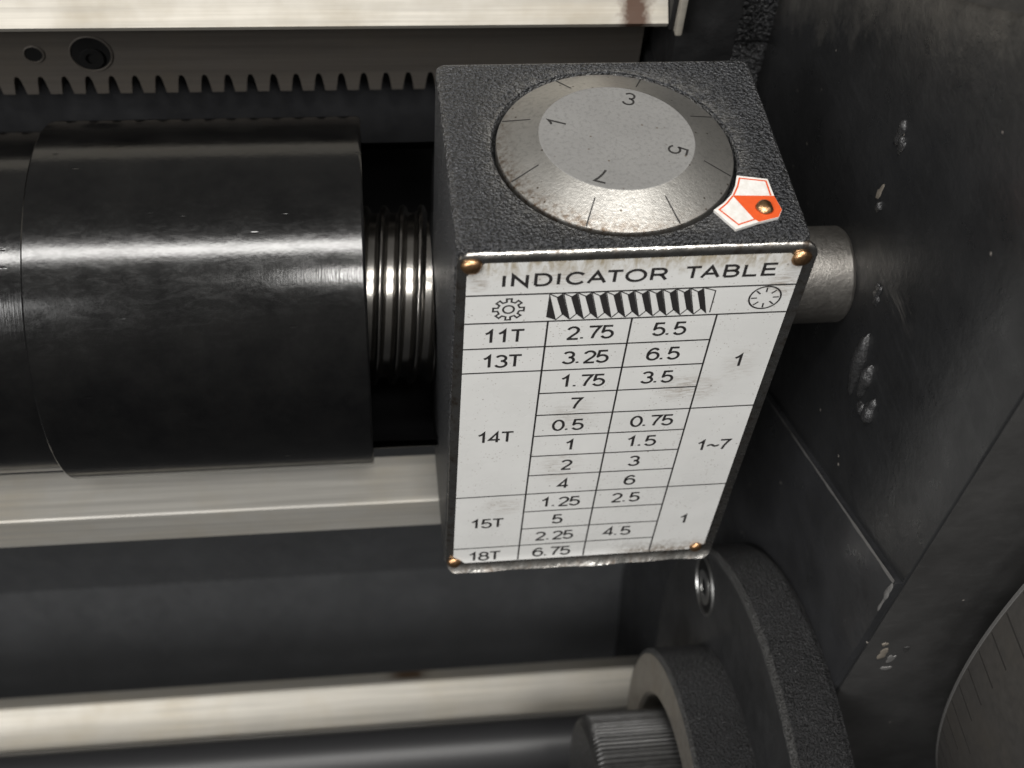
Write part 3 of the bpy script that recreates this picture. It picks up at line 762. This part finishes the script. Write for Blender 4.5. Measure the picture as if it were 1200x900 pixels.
# --- the indicator table plate
XL, XR, ZT, ZB = -34.7, 36.4, -0.9, -116.6
def yprof(x_, z):
    y = -0.45
    if z < -111.5: y -= 0.030 * (z + 111.5) ** 2 * (1.0 + 0.12 * math.sin(x_ * 0.11 + 1))
    if z < -114.5: y -= (0.28 + 0.045 * math.sin(x_ * 0.31) * math.sin(x_ * 0.13 + 1)) * (z + 114.5) ** 2
    if z > -2.0: y += (0.62 + 0.12 * math.sin(x_ * 0.7) * math.sin(x_ * 0.23)) * (z + 2.0) ** 2
    if x_ > 33.5: y += -0.03 * (x_ - 33.5) ** 2 * (1 if z > -90 else 2.0)
    if x_ < -33.6: y += 0.25 * (x_ + 33.6) ** 2
    y += 0.05 * math.sin(x_ * 0.09 + z * 0.05)
    return y
def sheet_grid(x0, x1, z0, z1, nx, nz, inside, yoff, thick=0.0):
    """grid over a rectangle with corner shaping given by inside(x, z) -> clamped (x, z)"""
    b = bmesh.new(); V = {}
    for i in range(nx + 1):
        for j in range(nz + 1):
            f = j / nz; f = f - 0.0060 * math.sin(2 * PI * f * 2) * 0 + (0.5 - 0.5 * math.cos(PI * f) - f) * 0.6
            x_ = x0 + (x1 - x0) * i / nx; z = z0 + (z1 - z0) * f
            x_, z = inside(x_, z)
            V[i, j] = b.verts.new((x_, yprof(x_, z) + yoff, z))
    for i in range(nx):
        for j in range(nz):
            b.faces.new((V[i, j], V[i + 1, j], V[i + 1, j + 1], V[i, j + 1]))
    if thick:
        r = bmesh.ops.extrude_face_region(b, geom=b.faces[:])
        for v in r['geom']:
            if isinstance(v, bmesh.types.BMVert): v.co.y += thick
    return b
def rounder(x0, x1, z0, z1, rad):
    def f(x_, z):
        cx = min(max(x_, x0 + rad), x1 - rad); cz_ = min(max(z, z1 + rad), z0 - rad)
        dx, dz = x_ - cx, z - cz_
        if dx and dz:
            m_ = max(abs(dx), abs(dz)); l = math.hypot(dx, dz); s_ = m_ / l
            return cx + dx * s_, cz_ + dz * s_
        return x_, z
    return f
plate = obj('indicator_plate', sheet_grid(XL, XR, ZT, ZB, 71, 118, rounder(XL, XR, ZT, ZB, 2.6), -0.35, 0.8), PLATE, ind, 50)
# white printed field with its corners cut round the rivets
PX0, PX1, PZ0, PZ1 = -32.8, 34.2, -3.0, -114.4
def cutter(x_, z):
    for (cx, cz_, c) in ((PX0, PZ0, 3.4), (PX1, PZ0, 3.2), (PX0, PZ1, 3.0), (PX1, PZ1, 2.0)):
        dx, dz = abs(x_ - cx), abs(z - cz_)
        if dx + dz < c:
            k_ = (c - dx - dz) / 2
            x_ += k_ * (1 if cx < 0 else -1); z += k_ * (-1 if cz_ > -50 else 1)
    return x_, z
obj('printed_field', sheet_grid(PX0, PX1, PZ0, PZ1, 134, 112, cutter, -0.40), WHITE, plate, 60)
putp = lambda x_, z: (x_, yprof(x_, z) - 0.43, z)
H = 7.93; V0, V1 = -12.02, -20.3
C1, C2, C3 = -15.8, 1.6, 19.47
def subdiv(a, b_, step=1.0):
    a, b_ = Vector(a), Vector(b_); n_ = max(1, int((b_ - a).length / step)); return [tuple(a.lerp(b_, i / n_)) for i in range(n_ + 1)]
bm = bmesh.new()
def rule(a, b_): stroke(bm, subdiv(a, b_), 0.20, False, putp)
row = lambda k: V1 - k * H
for z in (V0, V1, row(8)): rule((PX0, z), (PX1, z))
for k in (1, 2, 11): rule((PX0, row(k)), (C3, row(k)))
rule((C1, row(4)), (PX1, row(4)))
for k in (3, 5, 6, 7, 9, 10): rule((C1, row(k)), (C3, row(k)))
for c_ in (C1, C2, C3): rule((c_, V1), (c_, -114.2))
obj('table_rules', bm, INK, plate, 0)
bm = bmesh.new()
for ch, x0, x1 in [('I', -25.7, 0), ('N', -23.9, -20.8), ('D', -19.4, -16.2), ('I', -14.95, 0), ('C', -13.1, -9.5), ('A', -8.9, -5.4), ('T', -5.1, -2.1), ('O', -1.3, 2.6), ('R', 3.7, 6.85), ('T', 10.6, 13.6), ('A', 13.9, 17.5), ('B', 18.5, 21.4), ('L', 22.5, 25.3), ('E', 26.3, 29.2)]:
    ws = 1.0 if ch == 'I' else (x1 - x0) / (G[ch][0] * 3.75)
    text(bm, ch, x0, -9.95 + 0.0127 * (x0 + 25), 3.75, 0.33, putp, wscale=ws)
obj('title_lettering', bm, INK, plate, 0)
cells = [('11T', -28.6, -24.5), ('13T', -28.6, -32.5), ('2.75', -11.4, -24.3), ('5.5', 6.7, -24.2), ('3.25', -11.5, -32.2), ('6.5', 6.7, -32.2), ('1.75', -11.3, -40.2), ('3.5', 6.6, -40.1), ('7', -8.3, -48.2), ('1', 26.2, -35.7),
 ('14T', -28.6, -59.6), ('0.5', -11.5, -56.1), ('0.75', 6.5, -56.0), ('1', -8.0, -64.0), ('1.5', 6.5, -63.8), ('2', -8.1, -72.0), ('3', 8.2, -71.8), ('1~7', 23.8, -66.9), ('4', -8.1, -80.0), ('6', 8.3, -79.9), ('1.25', -11.7, -87.9), ('2.5', 6.1, -87.6), ('15T', -28.8, -96.0), ('5', -8.1, -95.8), ('1', 25.2, -99.3), ('2.25', -11.8, -103.6), ('4.5', 6.0, -103.4), ('18T', -28.8, -111.7), ('6.75', -11.8, -111.4)]
for s, x0, zc in cells:
    bm = bmesh.new(); text(bm, s, x0, zc - 2.15, 4.3, 0.305, putp); obj('table_entry', bm, INK, plate, 0)
# gear symbol
bm = bmesh.new(); gc = (-24.1, -16.3); pts = []
for k in range(8):
    a = PI / 2 + k * PI / 4
    for da, r in ((-0.20, 2.25), (-0.165, 3.15), (0.165, 3.15), (0.20, 2.25)):
        pts.append((gc[0] + r * math.cos(a + da), gc[1] + r * math.sin(a + da)))
stroke(bm, pts, 0.19, True, putp)
stroke(bm, [(gc[0] + 1.1 * math.cos(i * PI / 14), gc[1] + 1.1 * math.sin(i * PI / 14)) for i in range(28)], 0.2, True, putp)
obj('gear_symbol', bm, INK, plate, 0)
# dial symbol
bm = bmesh.new(); dc = (28.6, -15.75)
stroke(bm, [(dc[0] + 3.3 * math.cos(i * PI / 20), dc[1] + 3.3 * math.sin(i * PI / 20)) for i in range(40)], 0.19, True, putp)
for k in range(8):
    a = k * PI / 4 + 0.03
    stroke(bm, [(dc[0] + r * math.cos(a), dc[1] + r * math.sin(a)) for r in (1.65, 2.95)], 0.17, False, putp)
obj('dial_symbol', bm, INK, plate, 0)
# screw thread symbol: black flanks and thin outlines
bm = bmesh.new(); p = 2.865
ct = lambda k: (-16.2 + p * k, -12.15); cb = lambda k: (-14.3 + p * k, -19.95)
rt_ = lambda k: (ct(k)[0] + 1.62, ct(k)[1] - 1.0); rb = lambda k: (cb(k)[0] + 1.25, cb(k)[1] + 1.6)
def poly_(pts):
    bm.faces.new([bm.verts.new(putp(*q)) for q in pts])
poly_([ct(0), (-16.3, -19.0), cb(0)])
for k in range(11):
    poly_([rt_(k), (ct(k + 1)[0] - 0.15, ct(k + 1)[1]), (cb(k + 1)[0] - 0.1, cb(k + 1)[1]), rb(k)])
    stroke(bm, [ct(k), rt_(k)], 0.13, False, putp)
    stroke(bm, [cb(k), rb(k)], 0.13, False, putp)
    stroke(bm, [rt_(k), rb(k)], 0.10, False, putp)
    stroke(bm, [ct(k), cb(k)], 0.09, False, putp)
stroke(bm, [ct(11), (17.75, -13.1), (17.75, -19.6)], 0.13, False, putp)
obj('screw_thread_symbol', bm, INK, plate, 0)
for i, (x_, z) in enumerate([(-32.0, -3.6), (33.4, -4.4), (-32.6, -113.6), (32.0, -113.4)]):
    rivet('rivet', plate, (x_, yprof(x_, z) - 0.45, z), (0, -1, 0), 1.95 if i < 2 else 1.7, 1.25, 40 + i)
# mounting shaft between housing and apron
b = lathe([(35.1, 11.8), (62.2, 11.8), (63.1, 11.2)], 'X', (34.5, -47.3), 96)
obj('mounting_shaft', b, BOSS, ind, 40)
